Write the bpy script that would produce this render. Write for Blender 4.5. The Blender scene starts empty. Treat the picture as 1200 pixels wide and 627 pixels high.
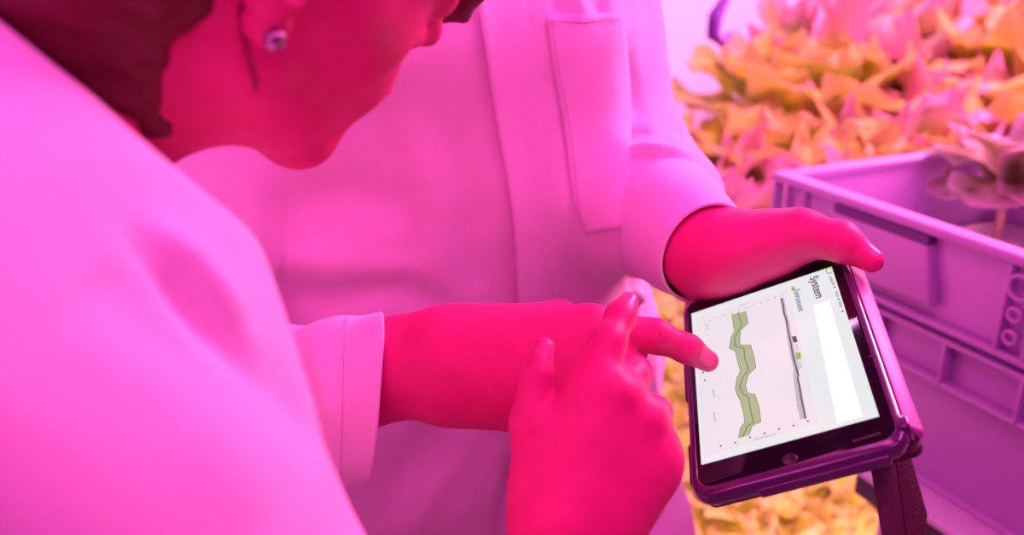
import bpy, bmesh, math, random
import numpy as np
from mathutils import Vector, Matrix
from mathutils.bvhtree import BVHTree
from mathutils.kdtree import KDTree
random.seed(7); RNG = np.random.default_rng(5)
SC = bpy.context.scene
COL = SC.collection
# ------------------------------------------------------------------ camera frame
FPX = 1050.0
PITCH = math.radians(20.5)
CAM = np.array([0.0, 0.0, 1.45])
fw = np.array([0, math.cos(PITCH), -math.sin(PITCH)])
cr = np.array([1.0, 0, 0]); cu = np.array([0, math.sin(PITCH), math.cos(PITCH)])
def ray(px, py):
    return (px-600)/FPX*cr-(py-313.5)/FPX*cu+fw
def P(px, py, z):                      # a photo pixel at a depth in metres -> world point
    return CAM+z*ray(px, py)
def PL(*pts):
    return [P(*q) for q in pts]
def nrm(v):
    v = np.asarray(v, float); return v/np.linalg.norm(v)
UP = np.array([0, 0, 1.0])

# ------------------------------------------------------------------ object helpers
def obj(name, me, mat=None, parent=None, smooth=True):
    o = bpy.data.objects.new(name, me); COL.objects.link(o)
    if mat is not None and len(me.materials) == 0:
        for m in (mat if isinstance(mat, (list, tuple)) else [mat]): me.materials.append(m)
    if smooth: me.shade_smooth()
    if parent is not None:
        o.parent = parent
        q = parent; off = Vector((0, 0, 0))
        while q is not None: off += q.location; q = q.parent
        o.location = -off
    return o
def tag(o, label=None, cat=None, group=None, kind=None):
    if label: o['label'] = label
    if cat: o['category'] = cat
    if group: o['group'] = group
    if kind: o['kind'] = kind
    return o
def thing(name, label, cat, loc, group=None):
    o = bpy.data.objects.new(name, None); COL.objects.link(o); o.location = Vector(loc); o.empty_display_size = .05
    return tag(o, label, cat, group)
def mesh_np(name, V, Fq):
    me = bpy.data.meshes.new(name)
    me.from_pydata([tuple(v) for v in np.asarray(V, float)], [], [tuple(int(i) for i in f) for f in Fq]); me.update()
    return me
class MB:
    """collects shapes into one mesh"""
    def __init__(s): s.v = []; s.f = []
    def add(s, V, Fc):
        n = len(s.v); s.v += [tuple(map(float, v)) for v in V]; s.f += [tuple(i+n for i in f) for f in Fc]; return s
    def hexa(s, pts):                  # 4 bottom + 4 top, both counter-clockwise
        return s.add(pts, [(3, 2, 1, 0), (4, 5, 6, 7), (0, 1, 5, 4), (1, 2, 6, 5), (2, 3, 7, 6), (3, 0, 4, 7)])
    def box(s, o, ax, lo, hi):         # local box in frame o + ax columns
        c = [(lo[0], lo[1]), (hi[0], lo[1]), (hi[0], hi[1]), (lo[0], hi[1])]
        pts = [o+ax@np.array([x, y, lo[2]]) for x, y in c]+[o+ax@np.array([x, y, hi[2]]) for x, y in c]
        return s.hexa(pts)
    def prism(s, poly, ext):           # polygon of 3-D points extruded by a vector
        n = len(poly); poly = [np.asarray(p, float) for p in poly]
        V = poly+[p+ext for p in poly]
        return s.add(V, [tuple(range(n))[::-1], tuple(range(n, 2*n))]+[(i, (i+1) % n, (i+1) % n+n, i+n) for i in range(n)])
    def tube(s, path, rad, n=12, cap=True):
        path = [np.asarray(p, float) for p in path]; m = len(path)
        rad = [rad]*m if np.isscalar(rad) else rad
        t0 = nrm(path[1]-path[0]); a = np.cross(t0, UP)
        if np.linalg.norm(a) < .1: a = np.cross(t0, [1, 0, 0])
        a = nrm(a); V = []
        for i in range(m):
            t = nrm(path[min(i+1, m-1)]-path[max(i-1, 0)]); a = nrm(a-t*(a@t)); b = np.cross(t, a)
            for k in range(n):
                g = 2*math.pi*k/n; V.append(path[i]+rad[i]*(math.cos(g)*a+math.sin(g)*b))
        Fc = [(i*n+k, i*n+(k+1) % n, (i+1)*n+(k+1) % n, (i+1)*n+k) for i in range(m-1) for k in range(n)]
        if cap: Fc += [tuple(range(n))[::-1], tuple(range((m-1)*n, m*n))]
        return s.add(V, Fc)
    def lathe(s, base, axis, prof, n=24, cap=True):
        axis = nrm(axis); return s.tube_r([np.asarray(base)+axis*h for r, h in prof], axis, [r for r, h in prof], n, cap)
    def tube_r(s, path, axis, rad, n, cap):
        a = np.cross(axis, [1, 0, 0]);
        if np.linalg.norm(a) < .1: a = np.cross(axis, [0, 1, 0])
        a = nrm(a); b = np.cross(axis, a); m = len(path)
        V = [path[i]+rad[i]*(math.cos(2*math.pi*k/n)*a+math.sin(2*math.pi*k/n)*b) for i in range(m) for k in range(n)]
        Fc = [(i*n+k, i*n+(k+1) % n, (i+1)*n+(k+1) % n, (i+1)*n+k) for i in range(m-1) for k in range(n)]
        if cap: Fc += [tuple(range(n))[::-1], tuple(range((m-1)*n, m*n))]
        return s.add(V, Fc)
    def mesh(s, name, bevel=0, seg=2, angle=40):
        me = bpy.data.meshes.new(name); me.from_pydata(s.v, [], s.f); me.update()
        bm = bmesh.new(); bm.from_mesh(me)
        bmesh.ops.recalc_face_normals(bm, faces=bm.faces)
        if bevel:
            ed = [e for e in bm.edges if len(e.link_faces) == 2 and e.calc_face_angle(0) > math.radians(angle)]
            bmesh.ops.bevel(bm, geom=ed, offset=bevel, segments=seg, profile=.5, affect='EDGES', clamp_overlap=True)
        bm.to_mesh(me); bm.free(); return me
    def build(s, name, mat, parent=None, bevel=0, seg=2, smooth=None):
        o = obj(name, s.mesh(name, bevel, seg), mat, parent, smooth=False)
        if smooth is None: smooth = bool(bevel)
        if smooth:
            o.data.shade_smooth()
            if bevel:
                try: o.data.set_sharp_from_angle(angle=math.radians(50))
                except Exception: pass
        return o

# ------------------------------------------------------------------ signed distance modelling
class SDF:
    def __init__(s): s.pr = []
    def cone(s, a, b, ra, rb, k=.008, op='u', flat=None, fs=1.0):
        a = np.asarray(a, float); b = np.asarray(b, float); ba = b-a; L2 = max(ba@ba, 1e-12)
        fl = None if flat is None else nrm(flat)
        def f(X):
            p = X-a
            if fl is not None: p = p+(p@fl)[..., None]*fl*(1/fs-1)
            q = ba if fl is None else ba+(ba@fl)*fl*(1/fs-1)
            h = np.clip((p@q)/max(q@q, 1e-12), 0, 1)
            return np.linalg.norm(p-h[..., None]*q, axis=-1)-(ra+(rb-ra)*h)
        r = max(ra, rb)*max(1, fs)
        s.pr.append((f, np.minimum(a, b)-r, np.maximum(a, b)+r, k, op)); return s
    def chain(s, pts, rad, k=.008, **kw):
        for i in range(len(pts)-1): s.cone(pts[i], pts[i+1], rad[i], rad[i+1], k, **kw)
        return s
    def ell(s, c, ax, rad, k=.01, op='u'):
        c = np.asarray(c, float); ax = np.asarray(ax, float); rad = np.asarray(rad, float)
        def f(X):
            p = (X-c)@ax.T
            k0 = np.linalg.norm(p/rad, axis=-1); k1 = np.linalg.norm(p/rad**2, axis=-1)+1e-9
            return k0*(k0-1)/k1
        r = rad.max(); s.pr.append((f, c-r, c+r, k, op)); return s
    def box(s, c, ax, half, rnd, k=.02, op='u'):
        c = np.asarray(c, float); ax = np.asarray(ax, float); h = np.asarray(half, float)-rnd
        def f(X):
            p = np.abs((X-c)@ax.T)-h
            return np.linalg.norm(np.maximum(p, 0), axis=-1)+np.minimum(p.max(-1), 0)-rnd
        ext = np.abs(ax.T)@np.asarray(half, float)
        s.pr.append((f, c-ext, c+ext, k, op)); return s
    def half(s, c, n, k=.001, R=.3):     # cut away the side n points to, within R
        c = np.asarray(c, float); n = nrm(n)
        s.pr.append((lambda X: -((X-c)@n), c-R, c+R, k, 's')); return s
    def grid(s, h, lo=None, hi=None):
        us = [p for p in s.pr if p[4] == 'u']
        L = np.min([p[1] for p in us], 0)-3*h; H = np.max([p[2] for p in us], 0)+3*h
        if lo is not None: L = np.maximum(L, lo)
        if hi is not None: H = np.minimum(H, hi)
        n = np.ceil((H-L)/h).astype(int)+1
        ax = [L[i]+h*np.arange(n[i]) for i in range(3)]
        D = np.full(n, 5*h+.03, np.float32)
        for f, a, b, k, op in s.pr:
            m = k+3*h
            i0 = np.clip(np.floor((a-m-L)/h).astype(int), 0, n); i1 = np.clip(np.ceil((b+m-L)/h).astype(int)+1, 0, n)
            if np.any(i1 <= i0): continue
            sl = tuple(slice(i0[j], i1[j]) for j in range(3))
            X = np.stack(np.meshgrid(*[ax[j][i0[j]:i1[j]] for j in range(3)], indexing='ij'), -1)
            d = f(X).astype(np.float32); D0 = D[sl]
            if op == 'u':
                hh = np.maximum(k-np.abs(D0-d), 0)/k; D[sl] = np.minimum(D0, d)-hh*hh*k/4
            else:
                d = -d; hh = np.maximum(k-np.abs(D0-d), 0)/k; D[sl] = np.maximum(D0, d)+hh*hh*k/4
        return D, L, h
    def arrays(s, h, lo=None, hi=None):
        return nets(*s.grid(h, lo, hi))
def nets(D, L, h):
    S = D < 0
    c = np.zeros(np.array(D.shape)-1, np.int8)
    for i in (0, 1):
        for j in (0, 1):
            for k in (0, 1):
                c += S[i:D.shape[0]-1+i, j:D.shape[1]-1+j, k:D.shape[2]-1+k]
    act = (c > 0) & (c < 8)
    I = np.argwhere(act); idx = np.full(c.shape, -1, np.int64); idx[act] = np.arange(len(I))
    acc = np.zeros((len(I), 3)); cnt = np.zeros(len(I))
    cor = [(i, j, k) for i in (0, 1) for j in (0, 1) for k in (0, 1)]
    val = {q: D[I[:, 0]+q[0], I[:, 1]+q[1], I[:, 2]+q[2]].astype(float) for q in cor}
    for q in cor:
        for a in range(3):
            if q[a] == 0:
                q2 = tuple(1 if i == a else q[i] for i in range(3))
                v0, v1 = val[q], val[q2]; m = (v0 < 0) != (v1 < 0)
                t = np.where(m, v0/np.where(m, v0-v1, 1), 0)
                p = np.tile(np.array(q, float), (len(I), 1)); p[:, a] = t
                acc[m] += p[m]; cnt[m] += 1
    V = L+h*(I+acc/cnt[:, None])
    F = []
    for a in range(3):
        b, c2 = (a+1) % 3, (a+2) % 3
        s0 = [slice(None)]*3; s1 = [slice(None)]*3
        s0[a] = slice(0, -1); s1[a] = slice(1, None)
        A0 = S[tuple(s0)]; A1 = S[tuple(s1)]
        E = np.argwhere(A0 != A1)
        E = E[(E[:, b] > 0) & (E[:, c2] > 0) & (E[:, b] < D.shape[b]-1) & (E[:, c2] < D.shape[c2]-1)]
        if not len(E): continue
        sg = A0[E[:, 0], E[:, 1], E[:, 2]]
        def cell(db, dc):
            q = E.copy(); q[:, b] -= db; q[:, c2] -= dc; return idx[q[:, 0], q[:, 1], q[:, 2]]
        Q = np.stack([cell(1, 1), cell(0, 1), cell(0, 0), cell(1, 0)], 1)
        Q[~sg] = Q[~sg][:, ::-1]; F.append(Q)
    return V, np.concatenate(F)
def nets_mesh(name, parts):
    Vs, Fs, n = [], [], 0
    for V, Fq in parts: Vs.append(V); Fs.append(Fq+n); n += len(V)
    V = np.concatenate(Vs); Fq = np.concatenate(Fs)
    me = bpy.data.meshes.new(name)
    me.vertices.add(len(V)); me.vertices.foreach_set('co', V.astype(np.float32).ravel())
    me.loops.add(Fq.size); me.loops.foreach_set('vertex_index', Fq.astype(np.int32).ravel())
    me.polygons.add(len(Fq)); me.polygons.foreach_set('loop_start', (np.arange(len(Fq))*4).astype(np.int32))
    me.polygons.foreach_set('loop_total', np.full(len(Fq), 4, np.int32))
    me.update(calc_edges=True); me.validate(); return me
def lap(V, Fq, it=2, lam=.5):
    e = np.concatenate([Fq[:, [0, 1]], Fq[:, [1, 2]], Fq[:, [2, 3]], Fq[:, [3, 0]]]); e = np.concatenate([e, e[:, ::-1]])
    deg = np.bincount(e[:, 0], minlength=len(V))[:, None]
    for _ in range(it):
        s = np.stack([np.bincount(e[:, 0], V[e[:, 1], i], minlength=len(V)) for i in range(3)], 1)
        V = V+lam*(s/np.maximum(deg, 1)-V)
    return V
def vnormals(V, Fq):
    n = np.cross(V[Fq[:, 2]]-V[Fq[:, 0]], V[Fq[:, 3]]-V[Fq[:, 1]]); N = np.zeros_like(V)
    for i in range(4):
        for a in range(3): N[:, a] += np.bincount(Fq[:, i], n[:, a], minlength=len(V))
    return N/(np.linalg.norm(N, axis=1)[:, None]+1e-12)
def bvh_of(V, Fq): return BVHTree.FromPolygons([tuple(v) for v in V], [tuple(int(i) for i in f) for f in Fq])
def hit(bvh, px, py, far=9.0):
    d = nrm(ray(px, py)); r = bvh.ray_cast(Vector(CAM), Vector(d), far)
    return (np.array(r[0]), np.array(r[1])) if r[0] is not None else (None, None)
def folds(V, Fq, strokes):
    """press creases and raise ridges along lines lying on a cloth surface"""
    bvh = bvh_of(V, Fq); N = vnormals(V, Fq); out = np.zeros(len(V))
    for pts, w, h in strokes:
        Q = []
        for (x0, y0), (x1, y1) in zip(pts[:-1], pts[1:]):
            n = max(2, int(math.hypot(x1-x0, y1-y0)/5))
            for i in range(n):
                t = i/n; p, _ = hit(bvh, x0+(x1-x0)*t, y0+(y1-y0)*t)
                if p is not None: Q.append(p)
        if len(Q) < 2: continue
        Q = np.array(Q); lo = Q.min(0)-3*w; hi = Q.max(0)+3*w
        sel = np.where(np.all((V > lo) & (V < hi), 1))[0]
        best = np.full(len(sel), 9.0); bi = np.zeros(len(sel), int)
        for i in range(len(Q)):
            d = np.linalg.norm(V[sel]-Q[i], axis=1); m = d < best; best[m] = d[m]; bi[m] = i
        tp = np.sin(np.pi*np.clip((bi+.5)/len(Q), 0, 1))**.5
        out[sel] += h*np.exp(-(best/w)**2)*tp
    return V+N*out[:, None]
def wob(V, amp, scale, seed=0):
    r = np.random.default_rng(seed); d = np.zeros(len(V))
    for i in range(10):
        k = r.normal(size=3)*scale; d += np.sin(V@k+r.uniform(0, 6.28))
    return d/3.2*amp

# ------------------------------------------------------------------ materials
def mat(name, col, rough=.5, spec=.5, metal=0, sheen=0, emit=None, estr=0, coat=0, sss=0, noise=None, bump=None, trans=0):
    m = bpy.data.materials.new(name); m.use_nodes = True; nt = m.node_tree; b = nt.nodes['Principled BSDF']
    def S(k, v):
        if k in b.inputs: b.inputs[k].default_value = v
    S('Base Color', (*col, 1)); S('Roughness', rough); S('Specular IOR Level', spec); S('Metallic', metal)
    S('Sheen Weight', sheen); S('Coat Weight', coat)
    if sss: S('Subsurface Weight', sss); S('Subsurface Radius', (.006, .002, .001)); S('Subsurface Scale', 1.0)
    if emit: S('Emission Color', (*emit, 1)); S('Emission Strength', estr)
    tc = nt.nodes.new('ShaderNodeTexCoord')
    if noise:                                    # (scale, second colour, low, high)
        sc, c2, lo, hi = noise
        n = nt.nodes.new('ShaderNodeTexNoise'); n.inputs['Scale'].default_value = sc; n.inputs['Detail'].default_value = 4
        r = nt.nodes.new('ShaderNodeValToRGB'); r.color_ramp.elements[0].position = lo; r.color_ramp.elements[1].position = hi
        r.color_ramp.elements[0].color = (*col, 1); r.color_ramp.elements[1].color = (*c2, 1)
        nt.links.new(tc.outputs['Object'], n.inputs['Vector']); nt.links.new(n.outputs['Fac'], r.inputs['Fac']); nt.links.new(r.outputs['Color'], b.inputs['Base Color'])
    if bump:                                     # (kind, scale, strength, distance)
        kind, sc, st, di = bump
        n = nt.nodes.new('ShaderNodeTexNoise' if kind == 'n' else 'ShaderNodeTexVoronoi'); n.inputs['Scale'].default_value = sc
        bp = nt.nodes.new('ShaderNodeBump'); bp.inputs['Strength'].default_value = st; bp.inputs['Distance'].default_value = di
        nt.links.new(tc.outputs['Object'], n.inputs['Vector']); nt.links.new(n.outputs[0], bp.inputs['Height']); nt.links.new(bp.outputs['Normal'], b.inputs['Normal'])
    return m
M_coat = mat('white_cotton', (.86, .68, .84), .85, .2, sheen=.25, bump=('n', 700, .3, .0007))
M_seam = mat('coat_thread', (.6, .5, .6), .9, .1)
M_skin = mat('skin', (.76, .034, .225), .5, .35, noise=(60, (.68, .026, .20), .3, .7), bump=('n', 420, .22, .0005))
M_nail = mat('fingernail', (.84, .075, .31), .3, .5)
M_hair = mat('dark_hair', (.16, .012, .03), .5, .4, bump=('n', 300, .5, .001))
M_strand = mat('loose_hair', (.30, .015, .06), .5, .3)
M_black = mat('black_hair', (.010, .006, .008), .45, .4, bump=('n', 300, .4, .001))
M_metal = mat('silver', (.42, .30, .45), .35, .5, metal=1)
M_trouser = mat('dark_trousers', (.06, .06, .09), .9, .2)
M_shoe = mat('white_shoe', (.7, .7, .7), .5)
M_crate = mat('lavender_plastic', (.50, .37, .66), .38, .5, bump=('n', 260, .06, .0005))
M_raft = mat('white_raft', (.80, .78, .84), .5, .4)
M_case = mat('tablet_case_plastic', (.075, .026, .105), .25, .6, coat=1, bump=('n', 500, .08, .0004))
M_flap = mat('textured_cover', (.055, .018, .03), .55, .35, bump=('v', 900, .5, .0006))
M_spine = mat('cover_spine', (.50, .22, .42), .42, .5)
M_bezel = mat('black_glass', (.008, .006, .010), .07, .5)
M_button = mat('home_button', (.03, .012, .025), .35)
M_wall = mat('white_wall', (.85, .82, .88), .8, .2)
M_floor = mat('grey_floor', (.35, .33, .36), .5, noise=(8, (.28, .26, .30), .35, .65))
M_rack = mat('rack_metal', (.62, .60, .68), .4, .5)
M_dark = mat('dark_rail', (.035, .02, .05), .45)
M_tray = mat('tray_plastic', (.50, .44, .50), .5)
M_soil = mat('growing_mat', (.05, .035, .02), .95, .1, noise=(40, (.09, .06, .03), .35, .65))
M_stem = mat('pale_stem', (.62, .62, .28), .5)
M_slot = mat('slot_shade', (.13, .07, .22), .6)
M_hook = mat('violet_plastic', (.16, .07, .42), .4)
def leaf_mat(name, green, edge, pale):
    m = bpy.data.materials.new(name); m.use_nodes = True; nt = m.node_tree; N = nt.nodes; L = nt.links; b = N['Principled BSDF']
    b.inputs['Roughness'].default_value = .42; b.inputs['Specular IOR Level'].default_value = .35
    at = N.new('ShaderNodeAttribute'); at.attribute_name = 'margin'
    tc = N.new('ShaderNodeTexCoord'); no = N.new('ShaderNodeTexNoise'); no.inputs['Scale'].default_value = 28; no.inputs['Detail'].default_value = 3
    L.new(tc.outputs['Object'], no.inputs['Vector'])
    r = N.new('ShaderNodeValToRGB'); r.color_ramp.elements[0].position = .35; r.color_ramp.elements[1].position = .65
    r.color_ramp.elements[0].color = (*green, 1); r.color_ramp.elements[1].color = (*pale, 1); L.new(no.outputs['Fac'], r.inputs['Fac'])
    mx = N.new('ShaderNodeMix'); mx.data_type = 'RGBA'; L.new(at.outputs['Fac'], mx.inputs['Factor']); L.new(r.outputs['Color'], mx.inputs['A']); mx.inputs['B'].default_value = (*edge, 1)
    L.new(mx.outputs['Result'], b.inputs['Base Color'])
    tr = N.new('ShaderNodeBsdfTranslucent'); L.new(mx.outputs['Result'], tr.inputs['Color'])
    ms = N.new('ShaderNodeMixShader'); ms.inputs['Fac'].default_value = .35
    L.new(b.outputs['BSDF'], ms.inputs[1]); L.new(tr.outputs['BSDF'], ms.inputs[2]); L.new(ms.outputs['Shader'], N['Material Output'].inputs['Surface'])
    bp = N.new('ShaderNodeBump'); bp.inputs['Strength'].default_value = .5; bp.inputs['Distance'].default_value = .003
    n2 = N.new('ShaderNodeTexNoise'); n2.inputs['Scale'].default_value = 90; L.new(tc.outputs['Object'], n2.inputs['Vector']); L.new(n2.outputs['Fac'], bp.inputs['Height']); L.new(bp.outputs['Normal'], b.inputs['Normal'])
    return m
M_leaf = leaf_mat('lettuce_leaf', (.26, .36, .012), (.62, .52, .20), (.50, .54, .04))
M_leafred = leaf_mat('red_lettuce_leaf', (.30, .34, .04), (.72, .34, .50), (.52, .36, .12))
M_seed = leaf_mat('young_leaf', (.42, .58, .03), (.70, .68, .36), (.66, .74, .12))
M_basil = leaf_mat('silvery_leaf', (.15, .17, .04), (.60, .50, .52), (.34, .31, .20))

# ------------------------------------------------------------------ the setting
def slab(name, x0, x1, y0, y1, z0, z1, m):
    b = MB(); b.box(np.zeros(3), np.eye(3), (x0, y0, z0), (x1, y1, z1)); o = b.build(name, m); o['kind'] = 'structure'; return o
slab('floor', -2.0, 3.2, -1.5, 3.2, -.1, 0, M_floor)
slab('wall_back', -2.0, 3.2, 3.0, 3.1, 0, 2.6, M_wall)

# ------------------------------------------------------------------ crate on its rack
CC = np.array([.30514606, 1.02363707, 1.18792143])       # far left rim corner
CB = np.array([.90769372, .41963331, 0]); CA = np.array([CB[1], -CB[0], 0])   # a: along the long side, towards the camera's right
AXC = np.stack([CA, CB, UP], 1); CL, CW, CH = .60, .40, .28
RACK_Z = CC[2]-CH
crate = thing('plastic_crate', 'open lavender plastic stacking crate with ribbed rim on the white edged rack shelf', 'crate', CC+AXC@np.array([CL/2, CW/2, -CH]))
def cbox(b, a0, a1, b0, b1, h0, h1, tp=0): b.box(CC, AXC, (a0, b0, -h1), (a1, b1, -h0)); return b
w = MB()
i_ = .012
def ring(b, off, th, h0, h1, tap=0):
    # four walls of a rectangular ring whose outside is inset by off at h0 and off+tap at h1
    def pt(a, c, h): return CC+AXC@np.array([a, c, -h])
    o0, o1 = off, off+tap; n0, n1 = off+th, off+th+tap
    def q(o): return [(o, o), (CL-o, o), (CL-o, CW-o), (o, CW-o)]
    O0, O1, N0, N1 = q(o0), q(o1), q(n0), q(n1)
    for i in range(4):
        j = (i+1) % 4
        b.hexa([pt(*O1[i], h1), pt(*O1[j], h1), pt(*N1[j], h1), pt(*N1[i], h1), pt(*O0[i], h0), pt(*O0[j], h0), pt(*N0[j], h0), pt(*N0[i], h0)])
ring(w, .012, .006, .006, .275, .012)
w.box(CC, AXC, (.02, .02, -CH+.0), (CL-.02, CW-.02, -CH+.008))
w.build('body', M_crate, crate, bevel=.0012)
rm = MB(); ring(rm, 0, .021, 0, .011); rm.build('rim', M_crate, crate, bevel=.003, seg=3)
rd = MB(); ring(rd, .002, .013, .094, .100); ring(rd, .003, .012, .107, .112); ring(rd, .004, .013, .152, .158)
rd.build('ridge_band', M_crate, crate, bevel=.0015)
def rib(b, a, h0, h1, th=.004, slant=0):
    def pt(x, c, h): return CC+AXC@np.array([x, c, -h])
    b.hexa([pt(a+slant, .002, h1), pt(a+slant+th, .002, h1), pt(a+slant+th, .016, h1), pt(a+slant, .016, h1),
            pt(a, .002, h0), pt(a+th, .002, h0), pt(a+th, .016, h0), pt(a, .016, h0)])
for a in (.0015, .022, .050, .312, .340, .40, .47, .55, .592): rb = MB(); rib(rb, a, .010, .096); rb.build('rib', M_crate, crate, bevel=.0008)
for a in (.0015, .09, .178, .262, .345, .43, .51, .592): rb = MB(); rib(rb, a, .110, .154); rb.build('rib', M_crate, crate, bevel=.0008)
def rib2(c, h0, h1, th=.004):
    for a0, a1 in ((.002, .016), (CL-.016, CL-.002)):
        b = MB(); b.box(CC, AXC, (a0, c, -h1), (a1, c+th, -h0)); b.build('rib', M_crate, crate, bevel=.0008)
for c in (.03, .10, .29, .366): rib2(c, .010, .096)
for c in (.06, .13, .2, .27, .34): rib2(c, .110, .154)
hd = MB()
def hpt(x, c, h): return CC+AXC@np.array([x, c, -h])
hd.hexa([hpt(.108, -.001, .080), hpt(.243, -.001, .080), hpt(.243, .015, .080), hpt(.108, .015, .080), hpt(.104, -.001, .020), hpt(.228, -.001, .020), hpt(.228, .015, .020), hpt(.104, .015, .020)])
hd.build('handle', M_crate, crate, bevel=.003)
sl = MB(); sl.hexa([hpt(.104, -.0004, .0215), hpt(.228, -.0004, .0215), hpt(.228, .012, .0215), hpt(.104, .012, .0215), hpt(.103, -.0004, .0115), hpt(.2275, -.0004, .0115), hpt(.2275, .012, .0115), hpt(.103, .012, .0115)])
sl.build('handle_slot_shade', M_slot, crate)  # dark violet box painting the shade under the rim at the handle
for a in (.326, .575):
    bo = MB()
    for c, r in ((.030, .011), (.056, .006), (.078, .006)):
        path = [hpt(a+r*math.cos(g), .004, c+r*math.sin(g)) for g in np.linspace(0, 2*math.pi, 25)]
        bo.tube(path, .0022, 8)
    bo.build('round_boss', M_crate, crate, smooth=True)
# raft floating inside the crate
raft = tag(MB().box(CC, AXC, (.033, .033, -.110), (CL-.033, CW-.033, -.098)).build('growing_raft', M_raft, None, bevel=.003), 'flat white growing raft lying inside the lavender crate', 'raft')
# rack carrying the crate
rack = thing('rack_shelf', 'white edged rack shelf with dark side rail under the lavender crate', 'shelf', (CC[0]+.15, CC[1]-.1, 0))
rk = MB(); rk.box(CC, AXC, (.20, -.020, -CH-.008), (CL+.35, CW+.1, -CH)); rk.build('shelf_top', M_rack, rack, bevel=.002)
rk = MB(); rk.box(CC, AXC, (.20, -.016, -CH-.034), (CL+.35, .02, -CH-.008)); rk.build('side_rail', M_dark, rack, bevel=.002)
for a in (.225, CL+.3):
    for c in (.0, .33):
        g = MB(); q0 = CC+AXC@np.array([a, c, 0]); g.box(np.array([q0[0], q0[1], 0]), AXC, (0, 0, 0), (.03, .03, RACK_Z-.008)); g.build('post', M_rack, rack, bevel=.002)

# ------------------------------------------------------------------ lettuce
def leaf(R, L, W, tilt, bend, az, ruf, base=(0, 0, 0), ns=13, nt=13, mr=3.0, stalk=.22):
    ph = R.uniform(0, 6.28, 6); fr = R.uniform(2.2, 3.6); V = []; E = []
    for i in range(ns):
        s = i/(ns-1)
        g = min(1, s/.72); wd = W*(stalk+(1-stalk)*g*g*(3-2*g))*math.sqrt(max(0, 1-max(0, (s-.74)/.272)**2))
        # midrib
        n = 20; x = z = 0
        for q in range(n):
            a = tilt+bend*(s*q/n); x += math.sin(a)*s*L/n; z += math.cos(a)*s*L/n
        a = tilt+bend*s; T = np.array([math.sin(a), 0, math.cos(a)]); Nn = np.array([-math.cos(a), 0, math.sin(a)])
        for j in range(nt):
            t = -1+2*j/(nt-1)
            e = max(abs(t)**2.0, (max(0, s-.66)/.34)**1.4)
            rr = ruf*e*(math.sin(fr*5.5*s+ph[0]+2.1*t)+.5*math.sin(fr*9*s+ph[1]-4*t)+.5*math.sin(7*t+ph[2]))
            cup = .22*wd*t*t*(1-s*.8)
            p = np.array([x, 0, z])+Nn*(cup+rr)+np.array([0, 1, 0])*(t*wd+.4*rr*math.sin(ph[3]+7*s))+T*rr*.5
            V.append(p); E.append(min(1, e**mr))
    ca, sa = math.cos(az), math.sin(az); Rz = np.array([[ca, -sa, 0], [sa, ca, 0], [0, 0, 1]])
    V = np.array(V)@Rz.T+np.array(base)
    Fc = [(i*nt+j, i*nt+j+1, (i+1)*nt+j+1, (i+1)*nt+j) for i in range(ns-1) for j in range(nt-1)]
    return V, Fc, E
def head_mesh(name, seed, n, size, m, ruf=.012, flat=1.0, res=13, t0=.15, t1=1.25, mr=2.0):
    R = np.random.default_rng(seed); b = MB(); E = []
    for i in range(n):
        u = i/(n-1); az = i*2.39996+R.uniform(-.3, .3)
        L = size*(.62+.38*u)*R.uniform(.88, 1.1)
        V, Fc, e = leaf(R, L, L*R.uniform(.42, .56), (t0+(t1-t0)*u)*flat, R.uniform(.1, .65), az, ruf*R.uniform(.7, 1.3), (0.012*math.cos(az), .012*math.sin(az), .004), res, res, mr)
        b.add(V, Fc); E += e
    me = bpy.data.meshes.new(name); me.from_pydata(b.v, [], b.f); me.update()
    a = me.attributes.new('margin', 'FLOAT', 'POINT'); a.data.foreach_set('value', E)
    me.materials.append(m); me.shade_smooth(); return me
def place(name, me, loc, rz, s, label, cat, group):
    o = bpy.data.objects.new(name, me); COL.objects.link(o); o.location = Vector(loc); o.rotation_euler = (0, 0, rz); o.scale = (s, s, s)
    return tag(o, label, cat, group)
def on_plane(px, py, z):
    r = ray(px, py); return CAM+r*((z-CAM[2])/r[2])

# upper growing beds behind the crate
T1, T2 = .96, 1.03
def bed(name, label, x0, x1, y0, y1, z, feet):
    t = thing(name, label, 'grow bed', ((x0+x1)/2, (y0+y1)/2, 0))
    b = MB()
    b.box(np.zeros(3), np.eye(3), (x0, y0, z-.07), (x1, y0+.02, z+.012)); b.box(np.zeros(3), np.eye(3), (x0, y1-.02, z-.07), (x1, y1, z+.012))
    b.box(np.zeros(3), np.eye(3), (x0, y0+.02, z-.07), (x0+.02, y1-.02, z+.012)); b.box(np.zeros(3), np.eye(3), (x1-.02, y0+.02, z-.07), (x1, y1-.02, z+.012))
    b.box(np.zeros(3), np.eye(3), (x0+.02, y0+.02, z-.07), (x1-.02, y1-.02, z-.05)); b.build('tray', M_tray, t, bevel=.003)
    s = MB(); s.box(np.zeros(3), np.eye(3), (x0+.02, y0+.02, z-.05), (x1-.02, y1-.02, z)); s.build('growing_mat', M_soil, t)
    for x, y in feet:
        g = MB(); g.box(np.zeros(3), np.eye(3), (x, y, 0), (x+.04, y+.04, z-.07)); g.build('leg', M_rack, t, bevel=.002)
bed('growing_bed', 'long growing bed of full grown lettuce just behind the lavender crate', .30, 1.45, 1.26, 1.74, T1, [(1.22, 1.3), (1.22, 1.66), (1.40, 1.3), (1.40, 1.66)])
bed('growing_bed', 'raised rear growing bed of full grown lettuce in front of the bright wall', .52, 1.9, 1.78, 2.40, T2, [(1.3, 1.82), (1.82, 1.82), (1.82, 2.33), (.56, 2.30)])
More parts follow.
